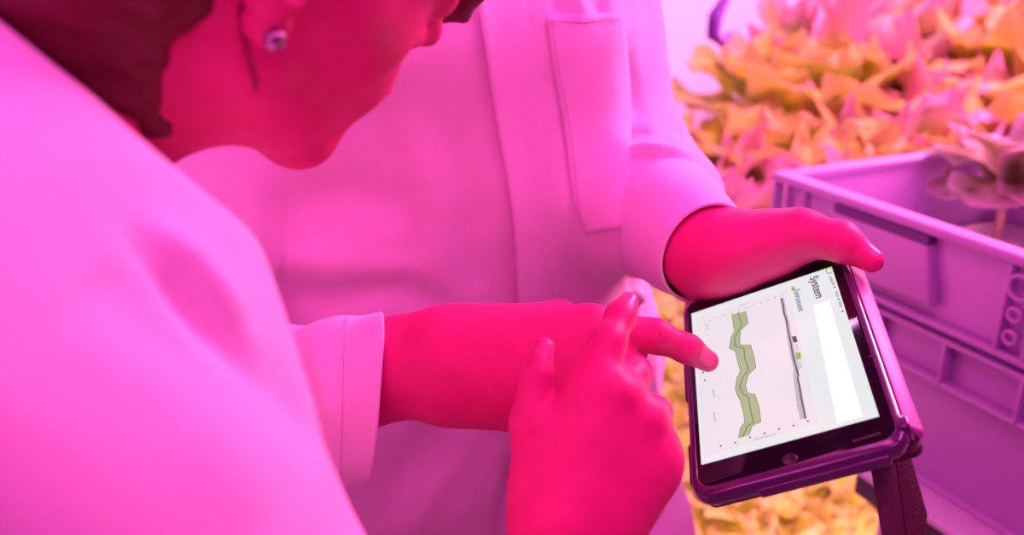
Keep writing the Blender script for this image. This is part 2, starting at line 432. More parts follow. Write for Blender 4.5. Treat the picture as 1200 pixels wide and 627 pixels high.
HG = [head_mesh('green_head', 11, 15, .22, M_leaf, .014, t0=.05, t1=1.2, res=19), head_mesh('green_head', 12, 16, .21, M_leaf, .012, t0=.05, t1=1.25, res=19), head_mesh('green_head', 15, 14, .24, M_leaf, .016, t0=.05, t1=1.1, res=19)]
HR = [head_mesh('frilly_head', 13, 17, .20, M_leafred, .020, t0=.05, t1=1.2, res=23), head_mesh('frilly_head', 14, 18, .19, M_leafred, .018, t0=.05, t1=1.2, res=23)]
POS = ['first', 'second', 'third', 'fourth', 'fifth', 'sixth', 'seventh', 'eighth']
def row(y, z, x0, dx, n, kinds, tier, s0):
    for i in range(n):
        k = kinds[i % len(kinds)]
        me = (HG[(i*2+len(tier)) % 3] if k == 'g' else HR[i % 2])
        nm = 'green_lettuce' if k == 'g' else 'frilly_lettuce'
        lb = ('broad leaved green lettuce head, ' if k == 'g' else 'frilly pink edged lettuce head, ')+POS[i]+' from the left in '+tier
        place(nm, me, (x0+dx*i+RNG.uniform(-.02, .02), y+RNG.uniform(-.03, .03), z), RNG.uniform(0, 6.28), s0*RNG.uniform(.92, 1.1), lb, 'lettuce', 'lettuce heads in '+tier)
row(1.38, T1, .42, .22, 5, 'rgrgr', 'the front row behind the crate', 1.2)
row(1.60, T1, .50, .24, 5, 'grgrg', 'the second row behind the crate', 1.45)
row(1.90, T2, .64, .25, 5, 'grgrg', 'the raised row near the wall', 1.5)
row(2.24, T2+.0, .92, .27, 5, 'rgrrg', 'the rearmost raised row', 2.05)

# lower bed with young plants, seen under the tablet
LZ = .52
bed('growing_bed', 'low growing bed of young lettuce, under the tablet near the rack', .19, 1.2, 1.0, 2.2, LZ, [(.34, 1.1), (1.12, 1.1), (.34, 2.1), (1.12, 2.1)])
SD = [head_mesh('young_head', 31+i, 11, .075, M_seed, .006, res=8, t0=.1, t1=1.15) for i in range(4)]
k = 0
for iy in range(11):
    for ix in range(10):
        x = .27+ix*.115+(iy % 2)*.055; y = 1.06+iy*.105
        if x > 1.13: continue
        if (x > .62+.2*(iy/12) and iy < 3): continue
        place('young_lettuce', SD[k % 4], (x+RNG.uniform(-.012, .012), y+RNG.uniform(-.012, .012), LZ), RNG.uniform(0, 6.28), RNG.uniform(1.2, 1.6), 'young yellow green lettuce growing in the low bed under the tablet', 'lettuce', 'young lettuces in the low bed'); k += 1

# plant standing in the crate
pb = on_plane(1166, 284, CC[2]-.098)
cp = thing('potted_lettuce', 'silvery leaved lettuce on a bare stem in a white cup inside the lavender crate', 'plant', pb)
c_ = MB(); c_.lathe(pb, UP, [(.026, -.001), (.030, .001), (.030, .005), (.024, .006), (.008, .006)], 28); c_.build('net_cup', M_raft, cp, smooth=True)
st = MB(); st.tube([pb+UP*.004, pb+UP*.03+cr*.001, pb+UP*.055], [.0055, .005, .0045], 10); st.build('stem', M_stem, cp, smooth=True)
Rr = np.random.default_rng(77); lb = MB(); EE = []
SCP = 1.12
for az, tl, bd, L, zz in ((3.1, .45, 2.1, .095, .068), (3.9, .35, 2.2, .105, .070), (2.3, .3, 1.6, .11, .070), (4.7, .4, 2.0, .105, .068), (.3, .4, 1.7, .12, .070), (1.2, .4, 1.4, .12, .07), (5.5, .4, 1.9, .12, .068), (3.4, .1, 1.3, .12, .074), (0.1, .1, 1.2, .13, .074), (4.9, .15, 1.5, .13, .074)):
    V, Fc, e = leaf(Rr, L*SCP, L*.48, tl, bd, az, .005, pb+UP*(zz-.022)+cr*.006, 12, 11, 2.0); lb.add(V, Fc); EE += e
me = bpy.data.meshes.new('leaves'); me.from_pydata(lb.v, [], lb.f); me.update(); at = me.attributes.new('margin', 'FLOAT', 'POINT'); at.data.foreach_set('value', EE)
obj('leaves', me, M_basil, cp)

# small things by the wall and under the sleeve
hk0 = P(838, 38, 1.75)
hk = MB(); hk.tube(PL((856, -40, 1.6), (849, 0, 1.6), (838, 20, 1.6), (836, 42, 1.6), (846, 50, 1.6), (855, 40, 1.6)), [.006, .010, .014, .013, .010, .006], 10)
hook_ = thing('hanging_hook', 'dark violet hook hanging on a thin wire in front of the bright wall', 'hook', hk0)
hk.build('hook', M_hook, hook_, smooth=True)
wt = P(856, -40, 1.6); wi = MB(); wi.tube([wt-UP*.01, np.array([wt[0], wt[1], 2.6])], .0015, 8); wi.build('wire', M_hook, hook_, smooth=True)
# ------------------------------------------------------------------ tablet
q_ = np.array([-1.01366378, -0.51266542, 0.12923992]); th_ = np.linalg.norm(q_); k_ = q_/th_
K_ = np.array([[0, -k_[2], k_[1]], [k_[2], 0, -k_[0]], [-k_[1], k_[0], 0]]); RT = np.eye(3)+math.sin(th_)*K_+(1-math.cos(th_))*K_@K_
BASIS = np.stack([cr, cu, -fw], 1)
TM = BASIS@RT                                            # columns: screen right, screen far, screen normal
T0 = CAM+BASIS@np.array([.16181309, -.05606888, -.55808291])
def tl(x, y, z=0.0): return T0+TM@np.array([x, y, z])
def TU(px, py, z=0.0):                                   # photo pixel -> (x, y) on the screen plane
    r = ray(px, py); n = TM[:, 2]; t = ((T0+n*z-CAM)@n)/(r@n); q = TM.T@(CAM+r*t-T0); return np.array([q[0], q[1]])
def rrect(x0, x1, y0, y1, r, n=7):
    out = []
    for cx, cy, a0 in ((x1-r, y1-r, 0), (x0+r, y1-r, 90), (x0+r, y0+r, 180), (x1-r, y0+r, 270)):
        for i in range(n): a = math.radians(a0+90*i/(n-1)); out.append((cx+r*math.cos(a), cy+r*math.sin(a)))
    return out
TX0, TX1, TY0, TY1 = -.0575, .0610, -.0985, .0935          # case outline
tab = thing('tablet', 'black tablet in a dark purple case showing a green and grey chart', 'tablet', T0)
def tprism(b, poly, z0, z1): return b.prism([tl(x, y, z0) for x, y in poly], TM[:, 2]*(z1-z0))
def tring(b, A, B, za, zb):                               # lofted strip between outlines
    n = len(A); V = [tl(x, y, za) for x, y in A]+[tl(x, y, zb) for x, y in B]
    return b.add(V, [(i, (i+1) % n, (i+1) % n+n, i+n) for i in range(n)])
# case: a tray with a raised rolled lip
cs = MB(); prof = [(0.005, -.0130), (0.0016, -.0118), (0.0002, -.0095), (0, -.0068), (.0001, -.0045), (.0004, -.0028), (.0010, -.0016), (.0018, -.0009), (.0040, .0003), (.0046, .0004), (.0049, -.0001), (.0050, -.0024)]
outl = [rrect(TX0+i, TX1-i, TY0+i, TY1-i, .0125-i*.6) for i, z in prof]
V = []; n_ = len(outl[0])
for (i, z), o_ in zip(prof, outl): V += [tl(x, y, z) for x, y in o_]
Fc = [(a*n_+j, a*n_+(j+1) % n_, (a+1)*n_+(j+1) % n_, (a+1)*n_+j) for a in range(len(prof)-1) for j in range(n_)]
Fc += [tuple(range(n_))[::-1]]
cs.add(V, Fc); cs.build('case', M_case, tab, smooth=True)
# raised corner grips on the left and lower edges
for (x, y0, y1) in ((TX0-.0012, -.0850, -.052), (TX0-.0016, -.012, .060)):
    g = MB(); tprism(g, rrect(x, x+.0055, y0, y1, .0022, 4), -.0125, -.0030); g.build('edge_grip', M_case, tab, bevel=.0008)
g = MB(); tprism(g, rrect(-.022, .0490, TY0-.0011, TY0+.0035, .0020, 4), -.0125, -.0056); g.build('edge_grip', M_case, tab, bevel=.0008)
g = MB(); tprism(g, rrect(TX1-.0035, TX1+.0020, TY0+.010, TY0+.020, .0025, 5), -.0125, .0012); g.build('corner_guard', M_case, tab, bevel=.0008)
# glass front
gl = MB(); tprism(gl, rrect(TX0+.0044, TX1-.0044, TY0+.0044, TY1-.0044, .009), -.006, -.0004); gl.build('front_glass', M_bezel, tab, bevel=.0003)
hb = MB(); hc = TU(925, 538)
hb.lathe(tl(hc[0], hc[1], -.0006), TM[:, 2], [(.0042, 0), (.0042, .0004), (.0036, .0006), (.0030, .0003)], 28); hb.build('home_button', M_button, tab, smooth=True)
lg = MB(); a_ = TU(999, 517); b_ = TU(1032, 507); d_ = nrm(b_-a_); e_ = np.array([-d_[1], d_[0]])
tprism(lg, [a_-e_*.0009, b_-e_*.0009, b_+e_*.0009, a_+e_*.0009], -.0004, -.0001); lg.build('bezel_mark', mat('bezel_bar', (.03, .008, .02), .5), tab)  # thin dark reddish bar on the lower bezel
cm = MB(); cc_ = TU(1020, 417); cm.lathe(tl(cc_[0], cc_[1], -.0005), TM[:, 2], [(.0011, 0), (.0011, .0003)], 12); cm.build('sensor_dot', M_button, tab)
# screen and the page on it
def emis(name, c, s=1.0): return mat(name, (.02, .02, .02), .12, .5, emit=c, estr=s)
E_base = emis('screen_white', (.80, .84, .86), .98); E_chart = emis('screen_chart_pink', (.86, .80, .86), .95); E_white = emis('screen_bright', (1, 1, 1), 1.05)
E_green = emis('screen_green', (.47, .58, .32), .82); E_dgreen = emis('screen_dark_green', (.17, .26, .10), .9); E_grey = emis('screen_grey', (.60, .58, .62), .85)
E_ink = emis('screen_ink', (.07, .08, .09), 1); E_ink2 = emis('screen_blue_ink', (.16, .26, .34), 1); E_leg = emis('screen_leaf_green', (.24, .52, .06), 1); E_print = emis('screen_pale_grey', (.64, .61, .66), .92)
SH = .150/2
scr = MB(); tprism(scr, [(-.05, -SH), (.05, -SH), (.05, SH), (-.05, SH)], -.0003, .0000); screen = scr.build('screen', E_base, tab)
def spoly(name, px, m, z=.0001, dz=.0001, label=None):
    b = MB(); tprism(b, [TU(*p) for p in px], z, z+dz); o = b.build(name, m, screen)
    return o
def sline(b, px, wd, z):
    pts = [TU(*p) for p in px]
    for p, q in zip(pts[:-1], pts[1:]):
        d = nrm(q-p); e = np.array([-d[1], d[0]])*wd/2; p2 = p-d*wd*.3; q2 = q+d*wd*.3
        tprism(b, [p2-e, q2-e, q2+e, p2+e], z, z+.0001)
spoly('chart_area', [(815, 372), (925, 338), (960, 496), (824, 537)], E_chart)
spoly('white_band', [(953, 359), (972, 352), (1011, 488), (981, 496)], E_white)
# green band with its middle line: (upper side, lower side) of the band down the screen
gl_ = [(858, 369), (860, 383), (861, 389), (857, 396), (855, 409), (862, 412), (865, 425), (868, 436), (864, 443), (862, 456), (864, 463), (868, 470), (872, 486), (873, 496), (868, 502), (866, 514)]
gr_ = [(874, 365), (877, 379), (868, 388), (867, 398), (868, 405), (880, 405), (884, 419), (886, 431), (877, 440), (874, 452), (876, 461), (885, 463), (890, 478), (892, 495), (882, 499), (878, 510)]
gb = MB()
for i in range(len(gl_)-1): tprism(gb, [TU(*gl_[i]), TU(*gl_[i+1]), TU(*gr_[i+1]), TU(*gr_[i])], .0002, .0003)
gb.build('green_band', E_green, screen)
b = MB(); sline(b, [((x0+x1)/2+(1 if i % 3 else -1), (y0+y1)/2) for i, ((x0, y0), (x1, y1)) in enumerate(zip(gl_, gr_))], .0007, .0004)
sline(b, gl_, .0004, .0004); sline(b, gr_, .0004, .0004); b.build('green_curve', E_dgreen, screen)
gy0 = [(914, 350), (917, 366), (921, 381), (923, 400), (926, 416), (930, 432), (930, 443), (932, 458), (934, 476), (938, 492)]
gy1 = [(919, 350), (922, 366), (926, 381), (929, 400), (933, 416), (937, 432), (936, 443), (940, 458), (943, 476), (946, 490)]
b = MB()
for i in range(len(gy0)-1): tprism(b, [TU(*gy0[i]), TU(*gy0[i+1]), TU(*gy1[i+1]), TU(*gy1[i])], .0002, .0003)
b.build('grey_band', E_grey, screen)
b = MB(); sline(b, [(916, 350), (918, 358), (919, 367), (922, 376), (924, 390), (927, 402), (929, 415), (932, 427), (936, 441), (935, 444), (937, 452), (939, 466), (942, 480), (944, 491)], .0009, .0004); b.build('grey_curve', E_ink, screen)
b = MB()
for i in range(11):                                       # axis ticks at the far and near ends
    t = i/10; p = TU(832+(917-832)*t, 376-(376-346)*t); b_r = .00042; tprism(b, rrect(p[0]-b_r, p[0]+b_r, p[1]-b_r, p[1]+b_r, .0003, 2), .0002, .0003)
for px in ((845, 523), (862, 519), (879, 513), (896, 508), (913, 503), (930, 499), (947, 494), (826, 446), (824, 437)):
    p = TU(*px); tprism(b, rrect(p[0]-.0006, p[0]+.0006, p[1]-.0006, p[1]+.0006, .0003, 2), .0002, .0003)
b.build('axis_ticks', E_ink, screen)  # small square tick marks of the chart axes
spoly('legend_box', [(928, 395), (933, 394), (935, 401), (930, 402)], E_ink, .0002)
spoly('legend_box', [(932, 414), (938, 413), (939, 421), (934, 422)], E_leg, .0002)
b = MB(); sline(b, [(933, 404), (935, 411)], .0012, .0002); sline(b, [(937, 424), (939, 431)], .0012, .0002); sline(b, [(836, 457), (837, 465)], .0012, .0002); sline(b, [(837, 484), (838, 494)], .0012, .0002)
sline(b, [(828, 379), (829, 387)], .0010, .0002); sline(b, [(866, 359), (878, 355)], .0008, .0002); sline(b, [(883, 516), (908, 509)], .0010, .0002)
b.build('small_lettering', E_print, screen)
b = MB(); sline(b, [(973, 325), (977, 334)], .0018, .0002); sline(b, [(980, 342), (982, 348)], .0016, .0002); sline(b, [(984, 354), (986, 360)], .0018, .0002); b.build('menu_lettering', E_grey, screen)
b = MB()
for px in ((978.5, 337), (983, 351), (987.5, 365)):
    p = TU(*px); tprism(b, rrect(p[0]-.0008, p[0]+.0008, p[1]-.0008, p[1]+.0008, .0006, 3), .0002, .0003)
b.build('menu_dot', E_dgreen, screen)
lc = TU(972, 317.5); b = MB(); b.tube([tl(lc[0]+.0021*math.cos(a), lc[1]+.0034*math.sin(a), .0003) for a in np.linspace(0, 5.6, 24)], .0004, 6); b.build('page_emblem', E_leg, screen)
def word(txt, p0, p1, hpx, m, name, fat=0.0):
    a = TU(*p0); c = TU(*p1)
    cv = bpy.data.curves.new(name, 'FONT'); cv.body = txt; cv.size = 1; cv.extrude = .02; cv.offset = fat
    ob = bpy.data.objects.new('tmp', cv); COL.objects.link(ob); dg = bpy.context.evaluated_depsgraph_get(); dg.update()
    me = bpy.data.meshes.new_from_object(ob.evaluated_get(dg)); bpy.data.objects.remove(ob)
    co = np.zeros(len(me.vertices)*3); me.vertices.foreach_get('co', co); co = co.reshape(-1, 3)
    d = c-a; L = np.linalg.norm(d); d = d/L; e = np.array([-d[1], d[0]])
    wd_ = co[:, 0].max()-co[:, 0].min(); s = L/wd_; hgt = hpx
    cap = .72
    out = np.array([tl(*(a+d*(x-co[:, 0].min())*s+e*(y*hgt/cap)), .0002+z*.004+.00008) for x, y, z in co])
    me.vertices.foreach_set('co', out.ravel()); me.update(); me.materials.clear()
    return obj(name, me, m, screen, smooth=False)
word('System', (949, 326), (956.5, 350.5), .0058, E_ink, 'title_lettering', .012)
word('Environment', (930, 341), (936, 366), .0042, E_ink2, 'subtitle_lettering', .012)
spoly('title_marker', [(927, 337), (931, 336), (932, 340), (928, 341)], E_leg, .0002)
# cover folded behind the case: the spine at the right edge and the folded stand leg that hangs below
sp = MB()
sp_pts = [(TX1+.0002, -.084, -.002), (TX1+.0002, .089, -.002), (TX1+.0075, .088, -.010), (TX1+.0075, -.084, -.010), ]
sp.prism([tl(*p) for p in sp_pts], tl(-.002, 0, -.006)-tl(0, 0, 0)); sp.build('cover_spine', M_spine, tab, bevel=.0012)
bk = MB(); tprism(bk, rrect(TX0+.004, TX1+.004, TY0+.006, TY1-.004, .006), -.0185, -.0133); bk.build('cover_back', M_flap, tab, bevel=.001)
ext = nrm(ray(1050, 570))*.005
zf = .492
f1 = MB(); f1.prism(PL((1018, 536, zf), (1048, 527, zf), (1067, 664, zf-.02), (1040, 668, zf-.02)), ext); f1.build('stand_flap', M_flap, tab, bevel=.0012)
f2 = MB(); f2.prism(PL((1048, 527, zf), (1060, 508, zf+.004), (1087, 603, zf-.008), (1083, 640, zf-.014), (1067, 664, zf-.02)), ext); f2.build('stand_flap', M_flap, tab, bevel=.0012)
# ------------------------------------------------------------------ people
def head_sdf(S, C, A, neck, sc=1.0, face=True, neck_r=(.052, .058)):
    """C: mid-ear point, A: rows right, forward, up"""
    A = np.asarray(A)
    def h(r, f, u): return C+sc*(r*A[0]+f*A[1]+u*A[2])
    S.ell(h(0, 0, .043), A, np.array([.074, .095, .088])*sc, .01)
    S.ell(h(0, .040, -.022), A, np.array([.053, .050, .062])*sc, .03*sc)
    for s in (-1, 1):
        S.cone(h(s*.048, .012, -.048), h(s*.010, .072, -.076), .013*sc, .012*sc, .03*sc)
        S.cone(h(s*.037, .052, -.010), h(s*.050, .03, -.004), .018*sc, .017*sc, .02*sc)
        S.cone(h(s*.044, .072, .036), h(s*.012, .088, .034), .009*sc, .009*sc, .016*sc)
        S.ell(h(s*.031, .102, .018), A, np.array([.019, .016, .011])*sc, .012*sc, 's')
        S.ell(h(s*.031, .079, .017), A, np.array([.0125, .0125, .012])*sc, .003*sc)
        S.cone(h(s*.018, .091, .022), h(s*.043, .081, .020), .0035*sc, .003*sc, .004*sc)
    S.cone(h(-.008, .073, -.077), h(.008, .073, -.077), .0130*sc, .0130*sc, .015*sc)
    S.cone(h(0, .084, .034), h(0, .109, -.002), .008*sc, .0085*sc, .014*sc)
    for s in (-1, 1): S.cone(h(s*.011, .093, -.006), h(s*.006, .100, -.007), .0075*sc, .006*sc, .006*sc)
    S.ell(h(0, .080, -.036), A, np.array([.030, .017, .022])*sc, .02*sc)
    S.ell(h(0, .0935, -.0345), A, np.array([.023, .0065, .0055])*sc, .005*sc)
    S.ell(h(0, .0925, -.0455), A, np.array([.019, .0070, .0060])*sc, .005*sc)
    S.cone(h(-.022, .103, -.040), h(.022, .103, -.040), .0022*sc, .0022*sc, .004*sc, 's')
    for s in (-1, 1):                                     # ears
        eax = np.stack([nrm(A[0]*s*.9-A[1]*.45), nrm(A[1]*.9+s*.45*A[0]), A[2]]); eax[1] = nrm(eax[1]-eax[0]*(eax[1]@eax[0]))
        S.ell(h(s*.078, -.012, .008), eax, np.array([.0075, .017, .030])*sc, .006*sc)
        S.ell(h(s*.085, -.006, .008), eax, np.array([.0075, .009, .019])*sc, .005*sc, 's')
        S.ell(h(s*.074, -.004, -.024), eax, np.array([.0060, .0085, .0100])*sc, .006*sc)
    S.cone(h(0, -.022, -.030), neck, neck_r[0]*sc, neck_r[1]*sc, .03*sc)
    S.cone(h(0, .020, -.060), neck+.02*sc*A[1], .030*sc, .040*sc, .03*sc)
    return h
def person_part(name, parts, m, root, smooth_it=0, **kw):
    me = nets_mesh(name, parts); return obj(name, me, m, root)
def nail_faces(o, nails):
    me = o.data; me.materials.append(M_nail); n = len(me.polygons); c = np.zeros(n*3); me.polygons.foreach_get('center', c); c = c.reshape(-1, 3)
    nr = np.zeros(n*3); me.polygons.foreach_get('normal', nr); nr = nr.reshape(-1, 3)
    mi = np.zeros(n, np.int32); me.polygons.foreach_get('material_index', mi)
    for ctr, along, out, L, W in nails:
        along = nrm(along); out = nrm(out-along*(out@along)); side = np.cross(along, out); d = c-ctr
        m = ((d@along/L)**4+(d@side/W)**4 < 1) & (nr@out > .25) & (np.abs(d@out) < .012); mi[m] = 1
    me.polygons.foreach_set('material_index', mi)
def lerp(a, b, t): return np.asarray(a)+(np.asarray(b)-np.asarray(a))*t
def tubeloft(rings, n=48):
    """rings: (centre, u axis, v axis) -> open loft"""
    V = []
    for c, u, v in rings:
        for k in range(n): g = 2*math.pi*k/n; V.append(c+u*math.cos(g)+v*math.sin(g))
    m = len(rings); Fq = [(i*n+k, i*n+(k+1) % n, (i+1)*n+(k+1) % n, (i+1)*n+k) for i in range(m-1) for k in range(n)]
    return np.array(V), np.array(Fq)
def thick(o, t, off=-1):
    md = o.modifiers.new('thickness', 'SOLIDIFY'); md.thickness = t; md.offset = off; return o
def patch(name, bvh, left, right, nu, nv, off, m, parent, th=.0022, edge=.0):
    """a cloth piece lying on a cloth surface between two pixel lines"""
    def samp(line, t):
        L = np.cumsum([0]+[math.dist(line[i], line[i+1]) for i in range(len(line)-1)]); s = t*L[-1]
        i = min(int(np.searchsorted(L, s, 'right'))-1, len(line)-2); f = (s-L[i])/(L[i+1]-L[i]); return lerp(line[i], line[i+1], f)
    V = []; 
    for i in range(nv):
        a = samp(left, i/(nv-1)); b = samp(right, i/(nv-1)); last = None
        for j in range(nu):
            p = lerp(a, b, j/(nu-1)); h, n = hit(bvh, *p)
            if h is None: h, n = last if last is not None else (P(p[0], p[1], .75), -fw)
            last = (h, n); V.append(h+n*off(j/(nu-1), i/(nv-1)))
    V = np.array(V).reshape(nv, nu, 3)
    for _ in range(3):
        W = V.copy(); W[1:-1, 1:-1] = (V[:-2, 1:-1]+V[2:, 1:-1]+V[1:-1, :-2]+V[1:-1, 2:])/4; W[1:-1, [0, -1]] = (V[:-2, [0, -1]]+V[2:, [0, -1]])/2; V = W
    Fq = [(i*nu+j, (i+1)*nu+j, (i+1)*nu+j+1, i*nu+j+1) for i in range(nv-1) for j in range(nu-1)]
    o = obj(name, mesh_np(name, V.reshape(-1, 3), Fq), m, parent); thick(o, th, 1); return o, V

# ---------- person pointing from behind the tablet (standing, facing the camera) ----------
ezB = nrm([.30, -.95, -.02]); exB = nrm(np.cross(UP, ezB)); exB = exB if exB[0] > 0 else -exB; eyB = np.cross(ezB, exB)
PcB = P(560, 200, .705); TB = PcB-ezB*.115; TB[2] = 1.13
def tb(x, y, z): return TB+exB*x+eyB*y+ezB*z
groundB = np.array([TB[0], TB[1], 0])
B = thing('person', 'person in a white lab coat standing behind, holding the tablet and pointing at its screen', 'person', groundB)
shR, shL = tb(-.185, .285, -.01), P(645, -115, .81)
# right arm (left in the picture)
eR = P(165, 500, .66); wR = P(470, 430, .585)
# left arm
eL = P(724, 206, .80); wL = P(822, 292, .655)
SB = SDF()
aR = nrm(wR-eR)
zz = .572
idx = PL((692, 384, .575), (768, 394, .571), (806, 409, .573), (829, 423, .577))
mid = PL((704, 414, .568), (742, 436, .560), (735, 462, .572), (708, 462, .584))
rng = PL((692, 446, .562), (724, 474, .556), (716, 500, .568), (688, 494, .582))
pky = PL((668, 478, .562), (694, 506, .556), (690, 524, .568), (664, 512, .58))
SB.cone(eR, lerp(eR, wR, .55), .046, .036, .01)
nB = nrm(ray(560, 430))                                    # palm flattened along the view
SB.chain([lerp(eR, wR, .5), lerp(eR, wR, .86), wR, P(520, 428, .580)], [.038, .033, .0315, .033], .012, flat=nB, fs=.72)
for q, r1, r0, w0 in ((idx[0], .0148, .024, P(525, 405, .582)), (mid[0], .0145, .024, P(525, 418, .578)), (rng[0], .0140, .023, P(525, 435, .576)), (pky[0], .0135, .022, P(525, 448, .576))):
    SB.cone(w0, q, r0, r1, .016)
SB.cone(P(535, 455, .585), P(650, 478, .572), .020, .016, .018)
SB.cone(P(560, 400, .60), P(655, 378, .602), .020, .014, .02)      # thumb side of the hand
SB.chain(PL((655, 378, .602), (705, 400, .606), (745, 412, .602)), [.0125, .0105, .0085], .008)
SB.chain(idx, [.0142, .0104, .0088, .0072], .006)
SB.chain(mid, [.0130, .0108, .0098, .0085], .005); SB.chain(rng, [.0125, .0102, .0092, .008], .005); SB.chain(pky, [.0115, .0090, .0082, .0072], .005)
for x in (758, 764, 771, 778):                              # knuckle creases
    SB.cone(P(x-2, 379, .5612), P(x+2, 396, .5597), .0004, .0004, .0014, 's')
for x, y in ((801, 394), (807, 397)): SB.cone(P(x-1, y, .5630), P(x-1, y+13, .5625), .0005, .0005, .0014, 's')
# left hand with the thumb over the far edge of the tablet
nT = TM[:, 2]
SB2 = SDF()
SB2.chain([lerp(eL, wL, .4), wL, P(850, 296, .640)], [.034, .030, .028], .012)
thb = PL((866, 291, .628), (936, 272, .612), (985, 283, .594), (1021, 305, .586))
SB2.chain(thb, [.0240, .0148, .0120, .0082], .009)
SB2.cone(P(905, 286, .628), P(955, 281, .614), .018, .0120, .012)
SB2.cone(P(840, 297, .645), P(900, 290, .634), .027, .020, .02)
# palm beyond the far edge and four fingers lying under the case
fl = [tl(-.052, .118, -.030), tl(-.032, .124, -.036), tl(-.008, .126, -.038), tl(.016, .122, -.036)]
for i, q in enumerate(fl):
    SB2.cone(P(845, 305, .665), q, .024, .0125, .02)
    L = (.058, .068, .074, .066)[i]; x = (-.050, -.026, -.001, .024)[i]
    SB2.chain([q, tl(x, .086, -.0285), tl(x+.004, .086-L*.55, -.0265), tl(x+.006, .086-L, -.0262)], [.0118, .0095, .0085, .0072], .006)
SB2.cone(P(1005, 290, .5795), P(1001, 297, .5800), .0006, .0006, .0015, 's')
# low-resolution rest of the body (under the clothes) and the head
SBb = SDF()
HCb = tb(.01, .50, .02); Fb = nrm(T0-HCb); Fb = nrm(Fb*.6+ezB*.6); Rb = nrm(np.cross(Fb, UP)); Ub = np.cross(Rb, Fb)
hB = head_sdf(SBb, HCb, np.stack([Rb, Fb, Ub]), tb(0, .31, -.02), 1.0)
SBb.cone(tb(-.15, .27, -.01), tb(.15, .27, -.01), .05, .05, .05); SBb.box(tb(0, .06, 0), np.stack([exB, eyB, ezB]), (.15, .25, .085), .08, .05)
SBb.cone(tb(-.07, -.22, 0), tb(.07, -.22, 0), .10, .10, .05)
SBb.chain([shR, eR, lerp(eR, wR, .5)], [.045, .04, .036], .02); SBb.chain([shL, eL, lerp(eL, wL, .6)], [.045, .04, .028], .02)
for s in (-1, 1): SBb.chain([tb(s*.085, -.25, 0), tb(s*.09, -.62, .01), np.array([*tb(s*.095, 0, 0)[:2], .10])], [.085, .058, .042], .03)
bodyB = person_part('body', [SB.arrays(.0014), SB2.arrays(.0015), SBb.arrays(.005)], M_skin, B)
nail_faces(bodyB, [(P(829, 417, .570), idx[3]-idx[2], ray(829, 417)*-1+cu*.35, .0062, .0056), (P(1018, 297, .58), thb[3]-thb[2], cu*.8+cr*.75-fw*.2, .0085, .0062)])
# hair of the standing person
SH_ = SDF(); SH_.ell(hB(0, -.006, .052), np.stack([Rb, Fb, Ub]), (.082, .100, .092), .01); SH_.ell(hB(0, .075, -.02), np.stack([Rb, Fb, Ub]), (.075, .06, .085), .02, 's')
person_part('hair', [SH_.arrays(.004)], M_black, B)
# coat
SK = SDF()
axB = np.stack([exB, eyB, ezB])
SK.box(tb(-.010, .035, 0), axB, (.190, .300, .118), .112, .02)
SK.cone(tb(-.17, .275, -.01), shL, .062, .062, .06)
SK.box(tb(.0, -.31, -.012), axB, (.220, .34, .122), .115, .06)
SK.box(tb(.035, -.43, -.01), axB, (.235, .22, .125), .115, .08)
SK.cone(tb(.06, .12, .05), tb(.08, .22, .04), .07, .06, .06)
SK.chain([shL, P(680, 0, .805), eL], [.066, .064, .064], .02)
SK.chain([eL, lerp(eL, wL, .45)], [.066, .060], .03)
SK.chain([shR, lerp(shR, eR, .5), eR], [.078, .074, .070], .02)
SK.cone(tb(0, .30, .01), tb(0, .50, .04), .070, .075, .01, 's')
Vc, Fc_ = SK.arrays(.0042); Vc = lap(Vc, Fc_, 2)
strokes = [
  ([(250, 260), (330, 300), (420, 280), (450, 245)], .022, .006), ([(300, 330), (380, 345), (470, 335), (520, 362)], .014, -.010), ([(330, 300), (420, 315), (500, 330)], .016, .007),
  ([(345, 235), (420, 225), (480, 250)], .018, -.005), ([(470, 140), (500, 220), (515, 310), (520, 360)], .016, .006), ([(535, 150), (552, 240), (564, 350)], .014, -.006),
  ([(440, 110), (465, 200), (470, 280)], .020, -.005), ([(640, 120), (655, 220), (660, 340)], .014, .004), ([(620, 150), (625, 250), (632, 345)], .012, -.004), ([(700, 280), (712, 340)], .010, .004),
  ([(505, 500), (470, 560), (450, 625)], .016, -.008), ([(590, 515), (550, 580), (525, 627)], .020, .010), ([(560, 505), (505, 585), (480, 627)], .014, .006), ([(620, 520), (590, 600), (585, 640)], .012, -.008),
  ([(735, 150), (765, 158), (803, 150)], .007, -.009), ([(735, 168), (770, 174), (806, 176)], .008, .007), ([(740, 188), (775, 192), (806, 186)], .006, -.009), ([(742, 205), (785, 206), (815, 212)], .008, .005), ([(750, 215), (790, 225), (830, 230)], .010, .005),
  ([(742, 170), (741, 260), (742, 345)], .007, -.012), ([(735, 60), (745, 120), (742, 165)], .010, -.006), ([(655, 0), (660, 22)], .006, -.004), ([(680, 0), (682, 20)], .006, .004), ([(705, 0), (706, 20)], .006, -.004),
  ([(764, 380), (770, 500), (772, 600)], .008, .004), ([(750, 420), (752, 520)], .010, -.004),
]
Vc = folds(Vc, Fc_, strokes)
Nn = vnormals(Vc, Fc_); Vc = Vc+Nn*(wob(Vc, .0016, 28, 1)+wob(Vc, .0007, 75, 2))[:, None]
coatB = person_part('lab_coat', [(Vc, Fc_)], M_coat, B)
bvB = bvh_of(Vc, Fc_)
_, Vp = patch('chest_pocket', bvB, [(639, 20), (648, 80), (660, 150), (668, 215), (674, 243), (690, 273)], [(728, 17), (735, 90), (739, 160), (741, 225), (741, 250), (741, 264)], 22, 44, lambda u, v: .0012+.0012*math.sin(math.pi*u), M_coat, coatB, .0016)
st_ = MB()
